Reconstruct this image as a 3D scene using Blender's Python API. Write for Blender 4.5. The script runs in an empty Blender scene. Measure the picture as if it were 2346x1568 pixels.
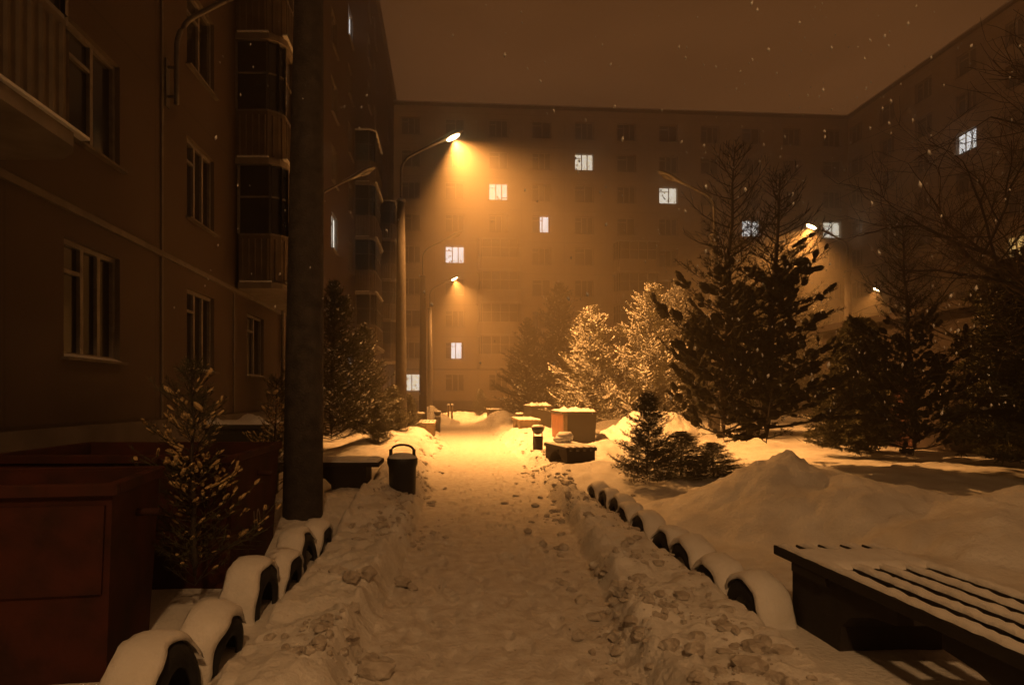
import bpy, math, random
import numpy as np
from mathutils import Vector, Matrix

PI = math.pi
SC = bpy.context.scene
C = SC.collection

# ------------------------------------------------------------------ camera
cam_d = bpy.data.cameras.new("camera")
cam = bpy.data.objects.new("camera", cam_d)
C.objects.link(cam)
cam.location = (0.0, 0.0, 1.6)
cam.rotation_euler = (PI / 2, 0, 0)
cam_d.sensor_fit = 'HORIZONTAL'
cam_d.sensor_width = 36.0
cam_d.lens = 36.0 * 1400.0 / 2346.0
cam_d.shift_x = 0.0618
cam_d.shift_y = 0.0529
cam_d.clip_start = 0.05
cam_d.clip_end = 1000.0
SC.camera = cam

# ------------------------------------------------------------------ world: night cloud lit by the town
SODIUM = (1.0, 0.405, 0.095)
w = bpy.data.worlds.new("World")
SC.world = w
w.use_nodes = True
nt = w.node_tree
nt.nodes.clear()
out = nt.nodes.new('ShaderNodeOutputWorld')
bg = nt.nodes.new('ShaderNodeBackground')
tc = nt.nodes.new('ShaderNodeTexCoord')
mp = nt.nodes.new('ShaderNodeMapping'); mp.inputs['Scale'].default_value = (1.0, 1.0, 2.6)
nz = nt.nodes.new('ShaderNodeTexNoise'); nz.inputs['Scale'].default_value = 1.7; nz.inputs['Detail'].default_value = 5.0
sep = nt.nodes.new('ShaderNodeSeparateXYZ')
rz = nt.nodes.new('ShaderNodeMapRange')          # low sky is brighter than the zenith
rz.inputs['From Min'].default_value = 0.05; rz.inputs['From Max'].default_value = 0.75
rz.inputs['To Min'].default_value = 1.18; rz.inputs['To Max'].default_value = 0.62
rn = nt.nodes.new('ShaderNodeMapRange')
rn.inputs['From Min'].default_value = 0.3; rn.inputs['From Max'].default_value = 0.7
rn.inputs['To Min'].default_value = 0.56; rn.inputs['To Max'].default_value = 1.36
mu = nt.nodes.new('ShaderNodeMath'); mu.operation = 'MULTIPLY'
ms = nt.nodes.new('ShaderNodeMath'); ms.operation = 'MULTIPLY'
WORLD_STRENGTH = 1.95
ms.inputs[1].default_value = WORLD_STRENGTH
nt.links.new(tc.outputs['Generated'], mp.inputs['Vector'])
nt.links.new(mp.outputs[0], nz.inputs['Vector'])
nt.links.new(tc.outputs['Generated'], sep.inputs[0])
nt.links.new(sep.outputs['Z'], rz.inputs['Value'])
nt.links.new(nz.outputs['Fac'], rn.inputs['Value'])
nt.links.new(rz.outputs[0], mu.inputs[0]); nt.links.new(rn.outputs[0], mu.inputs[1])
nt.links.new(mu.outputs[0], ms.inputs[0])
nt.links.new(ms.outputs[0], bg.inputs['Strength'])
bg.inputs['Color'].default_value = (0.104, 0.041, 0.0130, 1)
nt.links.new(bg.outputs[0], out.inputs['Surface'])

SC.view_settings.view_transform = 'Standard'
SC.view_settings.look = 'None'
SC.view_settings.exposure = 0.0
SC.view_settings.gamma = 1.0
SC.render.engine = 'CYCLES'
SC.cycles.use_denoising = True
SC.cycles.max_bounces = 5
SC.cycles.diffuse_bounces = 3
SC.cycles.glossy_bounces = 2
SC.cycles.transmission_bounces = 2
SC.cycles.volume_bounces = 0
SC.cycles.sample_clamp_indirect = 4.0

# ------------------------------------------------------------------ helpers
def tag(o, label=None, cat=None, group=None, kind=None):
    if label: o['label'] = label
    if cat: o['category'] = cat
    if group: o['group'] = group
    if kind: o['kind'] = kind
    return o

def empty(name, loc, rz=0.0):
    o = bpy.data.objects.new(name, None)
    o.empty_display_size = 0.3
    C.objects.link(o)
    o.location = loc
    o.rotation_euler = (0, 0, rz)
    return o

def copy_tree(o, parent=None):
    c = o.copy(); C.objects.link(c); c.parent = parent
    for ch in list(o.children):
        copy_tree(ch, c)
    return c

class MB:
    """collects polygons for ONE mesh"""
    def __init__(s):
        s.v = []; s.f = []; s.sm = []
    def add(s, vs, fs, smooth=False, M=None):
        n = len(s.v)
        if M is not None:
            vs = [tuple(M @ Vector(p)) for p in vs]
        s.v.extend([tuple(p) for p in vs])
        s.f.extend([tuple(i + n for i in f) for f in fs])
        s.sm.extend([smooth] * len(fs))
        return s
    def box(s, a, b, M=None, bev=0.0):
        x0, y0, z0 = a; x1, y1, z1 = b
        if bev <= 0:
            vs = [(x0,y0,z0),(x1,y0,z0),(x1,y1,z0),(x0,y1,z0),(x0,y0,z1),(x1,y0,z1),(x1,y1,z1),(x0,y1,z1)]
            fs = [(0,3,2,1),(4,5,6,7),(0,1,5,4),(1,2,6,5),(2,3,7,6),(3,0,4,7)]
            return s.add(vs, fs, False, M)
        # chamfered box: octagonal rings
        def ring(z, i):
            return [(x0+bev+i,y0+i,z),(x1-bev-i,y0+i,z),(x1-i,y0+bev+i,z),(x1-i,y1-bev-i,z),(x1-bev-i,y1-i,z),(x0+bev+i,y1-i,z),(x0+i,y1-bev-i,z),(x0+i,y0+bev+i,z)]
        rings = [ring(z0, bev*.6), ring(z0+bev*.6, 0), ring(z1-bev*.6, 0), ring(z1, bev*.6)]
        vs = [p for r in rings for p in r]
        fs = [tuple(reversed(range(8)))]
        for k in range(3):
            for i in range(8):
                j = (i+1) % 8
                fs.append((k*8+i, k*8+j, (k+1)*8+j, (k+1)*8+i))
        fs.append(tuple(range(24, 32)))
        return s.add(vs, fs, False, M)
    def tube(s, pts, rad, n=8, cap=True, smooth=True, M=None):
        pts = [Vector(p) for p in pts]
        if not hasattr(rad, '__len__'): rad = [rad] * len(pts)
        vs = []; fs = []
        up = Vector((0.31, 0.17, 0.93)).normalized()
        for i, p in enumerate(pts):
            d = (pts[min(i+1, len(pts)-1)] - pts[max(i-1, 0)])
            if d.length < 1e-9: d = Vector((0,0,1))
            d.normalize()
            if abs(d.dot(up)) > .95: a = d.cross(Vector((1, 0.1, 0))).normalized()
            else: a = d.cross(up).normalized()
            b = d.cross(a)
            for k in range(n):
                t = 2*PI*k/n
                vs.append(p + (a*math.cos(t) + b*math.sin(t)) * rad[i])
        for i in range(len(pts)-1):
            for k in range(n):
                j = (k+1) % n
                fs.append((i*n+k, (i+1)*n+k, (i+1)*n+j, i*n+j))
        if cap:
            fs.append(tuple(range(n))); fs.append(tuple(reversed(range((len(pts)-1)*n, len(pts)*n))))
        return s.add(vs, fs, smooth, M)
    def lathe(s, prof, n=24, M=None, smooth=True, cap0=True, cap1=True, c=(0,0)):
        vs = []; fs = []
        for r, z in prof:
            for k in range(n):
                t = 2*PI*k/n
                vs.append((c[0]+r*math.cos(t), c[1]+r*math.sin(t), z))
        for i in range(len(prof)-1):
            for k in range(n):
                j = (k+1) % n
                fs.append((i*n+k, i*n+j, (i+1)*n+j, (i+1)*n+k))
        if cap0: fs.append(tuple(reversed(range(n))))
        if cap1: fs.append(tuple(range((len(prof)-1)*n, len(prof)*n)))
        return s.add(vs, fs, smooth, M)
    def mesh(s, name, mat):
        me = bpy.data.meshes.new(name)
        me.from_pydata(s.v, [], s.f)
        me.polygons.foreach_set('use_smooth', s.sm)
        me.materials.append(mat)
        me.update()
        return me
    def build(s, name, mat, parent=None, loc=None, rz=None):
        o = bpy.data.objects.new(name, s.mesh(name, mat))
        C.objects.link(o)
        o.parent = parent
        if loc is not None: o.location = loc
        if rz is not None: o.rotation_euler = (0, 0, rz)
        return o

def link(name, me, parent=None, loc=(0,0,0), rot=(0,0,0)):
    o = bpy.data.objects.new(name, me); C.objects.link(o)
    o.parent = parent; o.location = loc; o.rotation_euler = rot
    return o

# ------------------------------------------------------------------ noise (numpy)
class Perlin:
    def __init__(s, seed):
        r = np.random.RandomState(seed)
        s.g = r.randn(256, 2); s.g /= np.linalg.norm(s.g, axis=1)[:, None]
        s.p = r.permutation(256)
    def __call__(s, x, y):
        xi = np.floor(x).astype(int); yi = np.floor(y).astype(int)
        xf = x - xi; yf = y - yi
        def gr(i, j, dx, dy):
            h = s.p[(s.p[i & 255] + j) & 255]
            return s.g[h, 0]*dx + s.g[h, 1]*dy
        u = xf*xf*xf*(xf*(xf*6-15)+10); v = yf*yf*yf*(yf*(yf*6-15)+10)
        n00 = gr(xi, yi, xf, yf); n10 = gr(xi+1, yi, xf-1, yf)
        n01 = gr(xi, yi+1, xf, yf-1); n11 = gr(xi+1, yi+1, xf-1, yf-1)
        return (n00*(1-u)+n10*u)*(1-v) + (n01*(1-u)+n11*u)*v
PN = [Perlin(k) for k in range(12)]
def fbm(x, y, f, o=4, k=0):
    a = 1.0; t = 0; s_ = 0
    for i in range(o):
        t = t + a*PN[(k+i) % 12](x*f + 17.3*i, y*f - 9.1*i); s_ += a
        a *= .5; f *= 2.03
    return t / s_
def sst(a, b, x):
    t = np.clip((x-a)/(b-a), 0, 1)
    return t*t*(3-2*t)

# ------------------------------------------------------------------ materials
def mat(name, col, rough=.7, metal=0.0, noise=None, bump=None, col2=None, spec=None):
    m = bpy.data.materials.new(name)
    m.use_nodes = True
    t = m.node_tree; b = t.nodes['Principled BSDF']
    b.inputs['Base Color'].default_value = (*col, 1)
    b.inputs['Roughness'].default_value = rough
    b.inputs['Metallic'].default_value = metal
    if spec is not None: b.inputs['Specular IOR Level'].default_value = spec
    tc = t.nodes.new('ShaderNodeTexCoord')
    if noise:
        n = t.nodes.new('ShaderNodeTexNoise'); n.inputs['Scale'].default_value = noise; n.inputs['Detail'].default_value = 6
        r = t.nodes.new('ShaderNodeMapRange'); r.inputs['From Min'].default_value = .32; r.inputs['From Max'].default_value = .68
        mx = t.nodes.new('ShaderNodeMix'); mx.data_type = 'RGBA'
        mx.inputs['A'].default_value = (*col, 1); mx.inputs['B'].default_value = (*(col2 or tuple(c*.55 for c in col)), 1)
        t.links.new(tc.outputs['Object'], n.inputs['Vector']); t.links.new(n.outputs['Fac'], r.inputs['Value'])
        t.links.new(r.outputs[0], mx.inputs['Factor']); t.links.new(mx.outputs['Result'], b.inputs['Base Color'])
    if bump:
        n2 = t.nodes.new('ShaderNodeTexNoise'); n2.inputs['Scale'].default_value = bump[0]; n2.inputs['Detail'].default_value = 5
        bp = t.nodes.new('ShaderNodeBump'); bp.inputs['Strength'].default_value = bump[1]; bp.inputs['Distance'].default_value = bump[2]
        t.links.new(tc.outputs['Object'], n2.inputs['Vector']); t.links.new(n2.outputs['Fac'], bp.inputs['Height'])
        t.links.new(bp.outputs[0], b.inputs['Normal'])
    return m

def wallmat(name, col, seam=3.4, row=2.8, off=1.25):
    """panel-built plaster wall: stains and thin dark joints, in the wall's own coordinates"""
    m = mat(name, col, .85, noise=.55, col2=tuple(c*.72 for c in col), bump=(28, .35, .01))
    t = m.node_tree; b = t.nodes['Principled BSDF']
    src = b.inputs['Base Color'].links[0].from_socket
    tc = t.nodes.new('ShaderNodeTexCoord'); sp = t.nodes.new('ShaderNodeSeparateXYZ')
    t.links.new(tc.outputs['Object'], sp.inputs[0])
    def line(sock, period, offs, wid):
        a = t.nodes.new('ShaderNodeMath'); a.operation = 'ADD'; a.inputs[1].default_value = offs
        d = t.nodes.new('ShaderNodeMath'); d.operation = 'PINGPONG'; d.inputs[1].default_value = period/2
        l = t.nodes.new('ShaderNodeMath'); l.operation = 'LESS_THAN'; l.inputs[1].default_value = wid
        t.links.new(sock, a.inputs[0]); t.links.new(a.outputs[0], d.inputs[0]); t.links.new(d.outputs[0], l.inputs[0])
        return l.outputs[0]
    l1 = line(sp.outputs['Z'], row, -off + row*10, .022)
    l2 = line(sp.outputs['X'], seam, .2 + seam*40, .018)
    mx = t.nodes.new('ShaderNodeMath'); mx.operation = 'MAXIMUM'
    t.links.new(l1, mx.inputs[0]); t.links.new(l2, mx.inputs[1])
    f = t.nodes.new('ShaderNodeMath'); f.operation = 'MULTIPLY'; f.inputs[1].default_value = .6
    t.links.new(mx.outputs[0], f.inputs[0])
    mi = t.nodes.new('ShaderNodeMix'); mi.data_type = 'RGBA'
    t.links.new(f.outputs[0], mi.inputs['Factor']); t.links.new(src, mi.inputs['A'])
    mi.inputs['B'].default_value = (*(c*.3 for c in col), 1)
    t.links.new(mi.outputs['Result'], b.inputs['Base Color'])
    return m

def emis(name, col, s, tex=None, col2=None):
    m = bpy.data.materials.new(name); m.use_nodes = True
    t = m.node_tree; t.nodes.clear()
    o = t.nodes.new('ShaderNodeOutputMaterial'); e = t.nodes.new('ShaderNodeEmission')
    e.inputs['Color'].default_value = (*col, 1); e.inputs['Strength'].default_value = s
    if tex:
        tc = t.nodes.new('ShaderNodeTexCoord'); n = t.nodes.new('ShaderNodeTexNoise'); n.inputs['Scale'].default_value = tex
        n.inputs['Detail'].default_value = 4
        r = t.nodes.new('ShaderNodeMapRange'); r.inputs['From Min'].default_value = .38; r.inputs['From Max'].default_value = .62
        mx = t.nodes.new('ShaderNodeMix'); mx.data_type = 'RGBA'
        mx.inputs['A'].default_value = (*col, 1); mx.inputs['B'].default_value = (*col2, 1)
        t.links.new(tc.outputs['Object'], n.inputs['Vector']); t.links.new(n.outputs['Fac'], r.inputs['Value'])
        t.links.new(r.outputs[0], mx.inputs['Factor']); t.links.new(mx.outputs['Result'], e.inputs['Color'])
    t.links.new(e.outputs[0], o.inputs['Surface'])
    m.cycles.emission_sampling = 'NONE'
    return m

M_SNOW = mat('snow', (.80, .80, .80), .55, noise=9, col2=(.72, .71, .69), bump=(55, .5, .012))
M_SNOWG = mat('ground_snow', (.80, .80, .79), .55, noise=2.3, col2=(.62, .60, .57), bump=(30, .7, .022))
M_PATH = mat('trodden_snow', (.76, .75, .73), .5, noise=7.5, col2=(.54, .50, .46), bump=(26, .8, .025))
M_CHUNK = mat('snow_lump', (.60, .57, .53), .6, noise=14, col2=(.36, .32, .28), bump=(40, .8, .02))
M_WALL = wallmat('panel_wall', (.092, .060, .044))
M_WALLF = wallmat('hazed_panel_wall', (.58, .48, .37), seam=3.85)  # panel wall paled in its colour to add to the haze fade
M_PLINTH = mat('plinth', (.20, .17, .15), .9, noise=2, bump=(20, .4, .01))
M_LEDGE = mat('ledge', (.19, .16, .135), .8, noise=5)
M_FRAME = mat('window_frame', (.26, .23, .20), .5, noise=8)
M_GLASS = mat('dark_glass', (.012, .012, .014), .12, noise=1.5, col2=(.03, .027, .025))
M_REVEAL = mat('reveal', (.15, .125, .10), .9)
M_BALC = mat('balcony_panel', (.17, .13, .09), .75, noise=4)
M_BALCF = mat('balcony_slab', (.27, .23, .19), .85, noise=3)
M_CONC = mat('concrete', (.085, .073, .066), .9, noise=9, bump=(40, .9, .015), col2=(.035, .031, .029))
M_STEEL = mat('painted_steel', (.16, .15, .14), .45, metal=.4, noise=10)
M_HEAD = mat('lamp_housing', (.28, .27, .25), .4, metal=.3, noise=12)
M_LENS = mat('lamp_glass', (.10, .09, .07), .15)
M_RED = mat('red_paint', (.078, .022, .016), .85, noise=4.5, col2=(.036, .015, .012), spec=.2, bump=(12, .3, .01))
M_OLIVE = mat('olive_paint', (.045, .037, .023), .55, noise=4, bump=(12, .3, .01))
M_LITSIDE = mat('lamplit_orange', (.24, .095, .04), .7, noise=4)  # lamp light on the container's side, put into the colour
M_BLACK = mat('black_metal', (.018, .017, .017), .5, noise=8)
M_RUBBER = mat('tyre_rubber', (.018, .018, .020), .8, noise=12, bump=(60, .5, .008))
M_WOOD = mat('dark_wood', (.030, .022, .018), .9, noise=7, bump=(30, .4, .006))
M_WOODL = mat('bare_wood', (.26, .19, .11), .75, noise=7, bump=(30, .4, .006))
M_BARK = mat('bark', (.055, .040, .030), .9, noise=16, bump=(35, .8, .02))
M_NEEDLE = mat('needles', (.075, .070, .030), .7, noise=6, col2=(.045, .045, .022))
M_TWIG = mat('twigs', (.085, .058, .038), .9)
M_BRICK = mat('dark_brick', (.06, .045, .04), .9, noise=2.5, bump=(22, .5, .01))
M_DOOR = mat('red_door', (.06, .016, .012), .6, noise=4)
M_PIPE = mat('downpipe', (.20, .17, .14), .6, noise=6)
M_MARK = mat('stencil_paint', (.50, .46, .40), .7, noise=30, col2=(.20, .14, .11))
M_GLASSF = mat('hazed_far_glass', (.17, .135, .10), .25, noise=.9, col2=(.11, .09, .07))  # glass lightened in colour for haze and the curtains behind it
M_REVEALF = mat('hazed_far_reveal', (.36, .29, .22), .9)  # reveal lightened in colour as if lit by the haze
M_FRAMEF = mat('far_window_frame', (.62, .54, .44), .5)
E_WHITE = emis('lit_room_white', (.98, .95, .93), 1.9, tex=1.3, col2=(.82, .79, .74))
E_WARM = emis('lit_room_warm', (1.0, .80, .50), 1.7, tex=4.5, col2=(.95, .90, .80))
E_YEL = emis('lit_room_yellow', (1.0, .62, .20), 1.6, tex=6, col2=(.75, .38, .10))
E_LAMP = emis('lamp_glow', (1.0, .80, .42), 40.0)
E_IVORY = emis('lit_room_ivory', (1.0, .93, .78), 1.8, tex=2.2, col2=(.90, .80, .62))
M_CURT = mat('curtain', (.05, .045, .04), .9)

# ------------------------------------------------------------------ GROUND, PATH
def path_l(y): return np.interp(y, [0, 3.8, 5.7, 7, 12, 30, 60], [-.50, -.50, -.42, -.38, -.34, -.45, -.6])
def path_r(y): return np.interp(y, [0, 3.8, 5.7, 7, 12, 30, 60], [1.00, 1.06, 1.28, 1.42, 1.72, 1.9, 2.2])

def mound(x, y, cx, cy, rx, ry, h, rot=0, p=1.5, wob=.25, k=3):
    dx = x-cx; dy = y-cy; rs = .13
    c, s_ = math.cos(rot), math.sin(rot)
    u = (dx*c + dy*s_)/rx; v = (-dx*s_ + dy*c)/ry
    r = (np.sqrt(u*u+v*v+rs*rs)-rs) * (1 + wob*fbm(x, y, 1.1, 3, k))
    lump = 1 + .22*fbm(x, y, 2.4, 4, k+1) - .16*np.abs(fbm(x, y, 3.7, 3, k+2)) + .10*fbm(x, y, 9, 3, k)
    return h*np.clip(1 - r, 0, 1)**p * lump

def height(x, y):
    pl = path_l(y); pr = path_r(y)
    e = .10*fbm(x*.6, y, 1.3, 3, 5)
    inside = sst(0, .28, x-(pl+e)) * sst(0, .30, (pr+e)-x)
    z = .035*fbm(x, y, .8, 3, 1)
    # trodden surface: footprints
    foot = .024*fbm(x*.9, y*1.7, 3.2, 4, 2) + .020*np.abs(fbm(x*.8, y*1.7, 6.5, 3, 4)) - .03*np.clip(fbm(x, y*1.3, 3.4, 2, 7)-.22, 0, 1)
    z = z*(1-inside*.7) + inside*foot
    fade = 1 - sst(9.5, 12, y)
    # near banks of shovelled snow
    lb = sst(.0, .17, (pl+e)-x) * sst(-1.24, -1.13, x + .05*fbm(x, y, 2.5, 2, 7))
    rb = sst(.0, .19, x-(pr+e)) * (1-sst(1.97, 2.12, x + .06*fbm(x, y, 2.2, 2, 8)))
    rough = .80 + .60*fbm(x, y, 2.0, 4, 3) + .22*fbm(x, y, 8, 3, 6) + .55*np.clip(np.abs(fbm(x, y, 2.9, 4, 8))-.06, 0, 1)
    z = z + .25*lb*rough*fade + .225*rb*rough*fade
    # chunky inner edges
    inner = np.exp(-((x-(pl-.14))/.20)**2) + np.exp(-((x-(pr+.20))/.24)**2)
    z = z + inner*(.115*np.clip(fbm(x, y, 5.2, 3, 9), 0, 1)*1.9 + .02*fbm(x, y, 15, 2, 2))*(1-sst(30, 40, y))
    # banks further on
    far = sst(9.5, 12, y)
    lbf = sst(.0, .55, (pl+e)-x) * (.45 + .55*(1-sst(2.0, 3.6, -x)))
    rbf = sst(.0, .60, x-(pr+e)) * (.35 + .65*(1-sst(2.9, 4.6, x)))
    z = z + far*(lbf*.34 + rbf*.30)*(.8 + .75*fbm(x, y, .7, 3, 10) + .2*fbm(x, y, 3.1, 3, 1))
    # heaps
    z = z + mound(x, y, 4.35, 7.9, 1.55, 1.5, .82, .25, 1.0, .30)
    z = z + mound(x, y, 5.85, 9.6, 1.7, 1.2, .50, -.3, 1.3)
    z = z + mound(x, y, 6.0, 6.3, 1.8, 1.4, .64, .1, .75, .40, 6)
    z = z + mound(x, y, 4.3, 5.3, 1.3, 1.0, .20, .1, .8, .45, 6)
    z = z + mound(x, y, 6.1, 18.6, 1.9, 1.6, .85, .2, 1.0, .5)
    z = z + mound(x, y, 4.3, 15.4, 1.5, 1.2, .42, .4, 1.0, .5)
    z = z + mound(x, y, 7.6, 19.0, 3.0, 1.8, .50, 0, 1.0, .5)
    z = z + mound(x, y, -1.75, 7.9, 1.0, 1.6, .34, 0, .7, .3, 2)
    z = z + mound(x, y, -1.2, 10.4, .9, 1.6, .22, 0, .8, .3, 2)
    z = z + mound(x, y, -1.7, 20.0, 1.5, 3.2, .36, 0, .8, .5, 2)
    z = z + mound(x, y, 3.1, 21.8, 1.4, 2.2, .35, 0, .8, .5, 2)
    z = z + mound(x, y, -.9, 36, 1.4, 2.6, .85, 0, .9, .5, 2)
    z = z + mound(x, y, .9, 44, 3.4, 2.4, .55, 0, .9, .5, 2)
    z = z + mound(x, y, 3.0, 34, 1.6, 3.0, .6, 0, .9, .5, 2)
    # open ground to the right: soft drifts
    z = z + sst(2.4, 5, x)*.10*fbm(x, y, .35, 3, 4)
    z = z + sst(2.2, 3.2, x)*(.075*fbm(x, y, 1.7, 5, 11) + .05*np.abs(fbm(x*.8, y*1.5, 3.6, 4, 5)) + .014*fbm(x, y, 9, 2, 2))*(1-sst(14, 22, y)*.6)
    return z

def gz(x, y):
    return float(height(np.array([float(x)]), np.array([float(y)]))[0])

ys = [-30, -20, -12, -8, -5, -3, -1.5, -.5, .3]
y = 1.0
while y < 62:
    ys.append(y); y += max(.028, .0065*y)
ys += [66, 72, 80, 95, 120, 160]
def seg(a, b, d): return list(np.arange(a, b, d))
xs = [-160, -100, -60, -40, -25, -15, -10, -8, -7] + seg(-6, -2.2, .12) + seg(-2.2, 2.6, .026) + seg(2.6, 7, .05) + seg(7, 14, .13) + seg(14, 30, .5) + seg(30, 44, 2) + [50, 60, 80, 110, 160]
ys = np.array(ys); xs = np.array(xs)
GX, GY = np.meshgrid(xs, ys)
GZ = height(GX, GY)
GZ[(GY < .9) | (GY > 62)] *= .3
rp = np.random.RandomState(12)
prints = []
for line in range(7):                      # several walkers' tracks up and down the path
    ph = rp.uniform(0, .7); off = rp.uniform(.12, .88); d_ = 1 if line % 2 else -1
    yy = 1.6 + ph; k_ = 0
    while yy < 20:
        pl_, pr_ = path_l(yy), path_r(yy)
        xx = pl_ + (pr_-pl_)*off + .10*(1 if k_ % 2 else -1) + .12*math.sin(yy*.8+line) + rp.normal(0, .03)
        prints.append((xx, yy, rp.normal(0, .18), rp.uniform(.012, .026)))
        yy += rp.uniform(.30, .42)*(1.0); k_ += 1
for (xx, yy, a_, dp) in prints:
    j0, j1 = np.searchsorted(ys, [yy-.25, yy+.25]); i0, i1 = np.searchsorted(xs, [xx-.2, xx+.2])
    X_ = GX[j0:j1, i0:i1]-xx; Y_ = GY[j0:j1, i0:i1]-yy
    u = X_*math.cos(a_)+Y_*math.sin(a_); v = -X_*math.sin(a_)+Y_*math.cos(a_)
    q = np.sqrt((u/.052)**2 + (v/.145)**2)
    GZ[j0:j1, i0:i1] += -dp*(1-sst(.75, 1.05, q)) + dp*.45*np.exp(-((q-1.22)/.16)**2)
nx, ny = len(xs), len(ys)
V = np.stack([GX, GY, GZ], -1).reshape(-1, 3)
ii = np.arange(ny-1)[:, None]*nx + np.arange(nx-1)[None, :]
F = np.stack([ii, ii+1, ii+nx+1, ii+nx], -1).reshape(-1, 4)
cx = V[F, 0].mean(1); cy = V[F, 1].mean(1)
inp = (cx > path_l(cy)-.02) & (cx < path_r(cy)+.05) & (cy < 46)
def np_mesh(name, V, F, m, smooth=True):
    used = np.unique(F); remap = -np.ones(len(V), int); remap[used] = np.arange(len(used))
    me = bpy.data.meshes.new(name)
    k = F.shape[1]
    VV = V[used]; FF = remap[F]
    me.vertices.add(len(VV)); me.vertices.foreach_set('co', VV.ravel().astype(np.float32))
    me.loops.add(FF.size); me.loops.foreach_set('vertex_index', FF.ravel().astype(np.int32))
    me.polygons.add(len(FF)); me.polygons.foreach_set('loop_start', np.arange(0, FF.size, k).astype(np.int32))
    me.polygons.foreach_set('use_smooth', np.full(len(FF), smooth))
    me.update(calc_edges=True); me.validate()
    me.materials.append(m)
    return me
tag(link('ground', np_mesh('ground', V, F[~inp], M_SNOWG)), 'deep snow over the courtyard in banks and heaps', 'ground', kind='structure')
tag(link('path', np_mesh('path', V, F[inp], M_PATH)), 'trodden snowy footpath down the middle', 'path', kind='structure')

# snow chunks thrown up along both path edges
def ico():
    t = (1+5**.5)/2
    v = [(-1,t,0),(1,t,0),(-1,-t,0),(1,-t,0),(0,-1,t),(0,1,t),(0,-1,-t),(0,1,-t),(t,0,-1),(t,0,1),(-t,0,-1),(-t,0,1)]
    f = [(0,11,5),(0,5,1),(0,1,7),(0,7,10),(0,10,11),(1,5,9),(5,11,4),(11,10,2),(10,7,6),(7,1,8),(3,9,4),(3,4,2),(3,2,6),(3,6,8),(3,8,9),(4,9,5),(2,4,11),(6,2,10),(8,6,7),(9,8,1)]
    v = [Vector(p).normalized() for p in v]
    nf = []; cache = {}
    def mid(a, b):
        k = (min(a,b), max(a,b))
        if k not in cache:
            v.append(((v[a]+v[b])/2).normalized()); cache[k] = len(v)-1
        return cache[k]
    for a, b, c in f:
        ab, bc, ca = mid(a,b), mid(b,c), mid(c,a)
        nf += [(a,ab,ca),(b,bc,ab),(c,ca,bc),(ab,bc,ca)]
    return np.array([tuple(p) for p in v]), np.array(nf)
ICO_V, ICO_F = ico()
OCT_V = np.array([(1,0,0),(-1,0,0),(0,1,0),(0,-1,0),(0,0,1),(0,0,-1)], float)
OCT_F = np.array([(0,2,4),(2,1,4),(1,3,4),(3,0,4),(2,0,5),(1,2,5),(3,1,5),(0,3,5)])
def blobs(P, S, A, base=(ICO_V, ICO_F), jit=.22, seed=0, frames=None):
    """many small blobs as one vertex/face array; P centres, S (n,3) sizes, A yaw angles or frames (n,3,3)"""
    r = np.random.RandomState(seed)
    n = len(P); bv, bf = base
    v = np.repeat(bv[None], n, 0) * (1 + jit*r.uniform(-1, 1, (n, len(bv), 1)))
    v = v * S[:, None, :]
    if frames is None:
        c, s_ = np.cos(A), np.sin(A)
        R = np.zeros((n,3,3)); R[:,0,0]=c; R[:,0,1]=-s_; R[:,1,0]=s_; R[:,1,1]=c; R[:,2,2]=1
    else: R = frames
    v = np.einsum('nij,nkj->nki', R, v) + P[:, None, :]
    f = bf[None] + (np.arange(n)*len(bv))[:, None, None]
    return v.reshape(-1,3), f.reshape(-1,3)
r = np.random.RandomState(5)
pts = []; sz = []
def scatter(n, yr, side, sr, spread):
    for _ in range(n):
        yy = math.exp(r.uniform(math.log(yr[0]), math.log(yr[1])))
        e = path_l(yy) - .10 if side < 0 else path_r(yy) + .22
        xx = e + r.normal()*spread + (side*.06)
        s_ = sr[0] + (sr[1]-sr[0])*r.uniform()**4.5
        # chunks come in clusters
        if fbm(np.array([xx]), np.array([yy]), .9, 2, 3)[0] < -.06 and s_ < .05: continue
        pts.append((xx, yy, gz(xx, yy) + s_*.12)); sz.append(s_)
scatter(1300, (2.6, 12), -1, (.006, .050), .19)
scatter(1900, (2.6, 13), 1, (.006, .055), .27)
scatter(120, (12, 26), -1, (.02, .07), .2)
scatter(120, (12, 26), 1, (.02, .07), .25)
for xx, yy, s_ in [(-.38,5.1,.085),(-.30,5.05,.04),(-.72,6.5,.07),(-.62,4.6,.08),(-.72,4.5,.06),(-.42,3.5,.10),(1.02,6.6,.05),(1.2,6.4,.055),(1.28,4.55,.085),(1.34,4.4,.06),(1.42,4.6,.05),(1.1,4.0,.06),(1.62,4.25,.05),(1.75,5.9,.05),(1.85,6.0,.04),(1.80,3.5,.055),(1.72,3.45,.07),(1.55,3.15,.08),(1.35,3.35,.06),(.93,7.2,.05),(-.86,4.75,.06),(-.64,4.15,.05)]:
    pts.append((xx, yy, gz(xx, yy)+s_*.35)); sz.append(s_)
pts = np.array(pts); sz = np.array(sz)
S = np.stack([sz*r.uniform(.8,1.5,len(sz)), sz*r.uniform(.7,1.2,len(sz)), sz*r.uniform(.5,.9,len(sz))], -1)
v_, f_ = blobs(pts, S, r.uniform(0, 6.28, len(sz)), jit=.24, seed=3)
tag(link('snow_chunks', np_mesh('snow_chunks', v_, f_, M_CHUNK, False)), 'broken lumps of shovelled snow along the path edges', 'snow lumps', kind='stuff')

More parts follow.
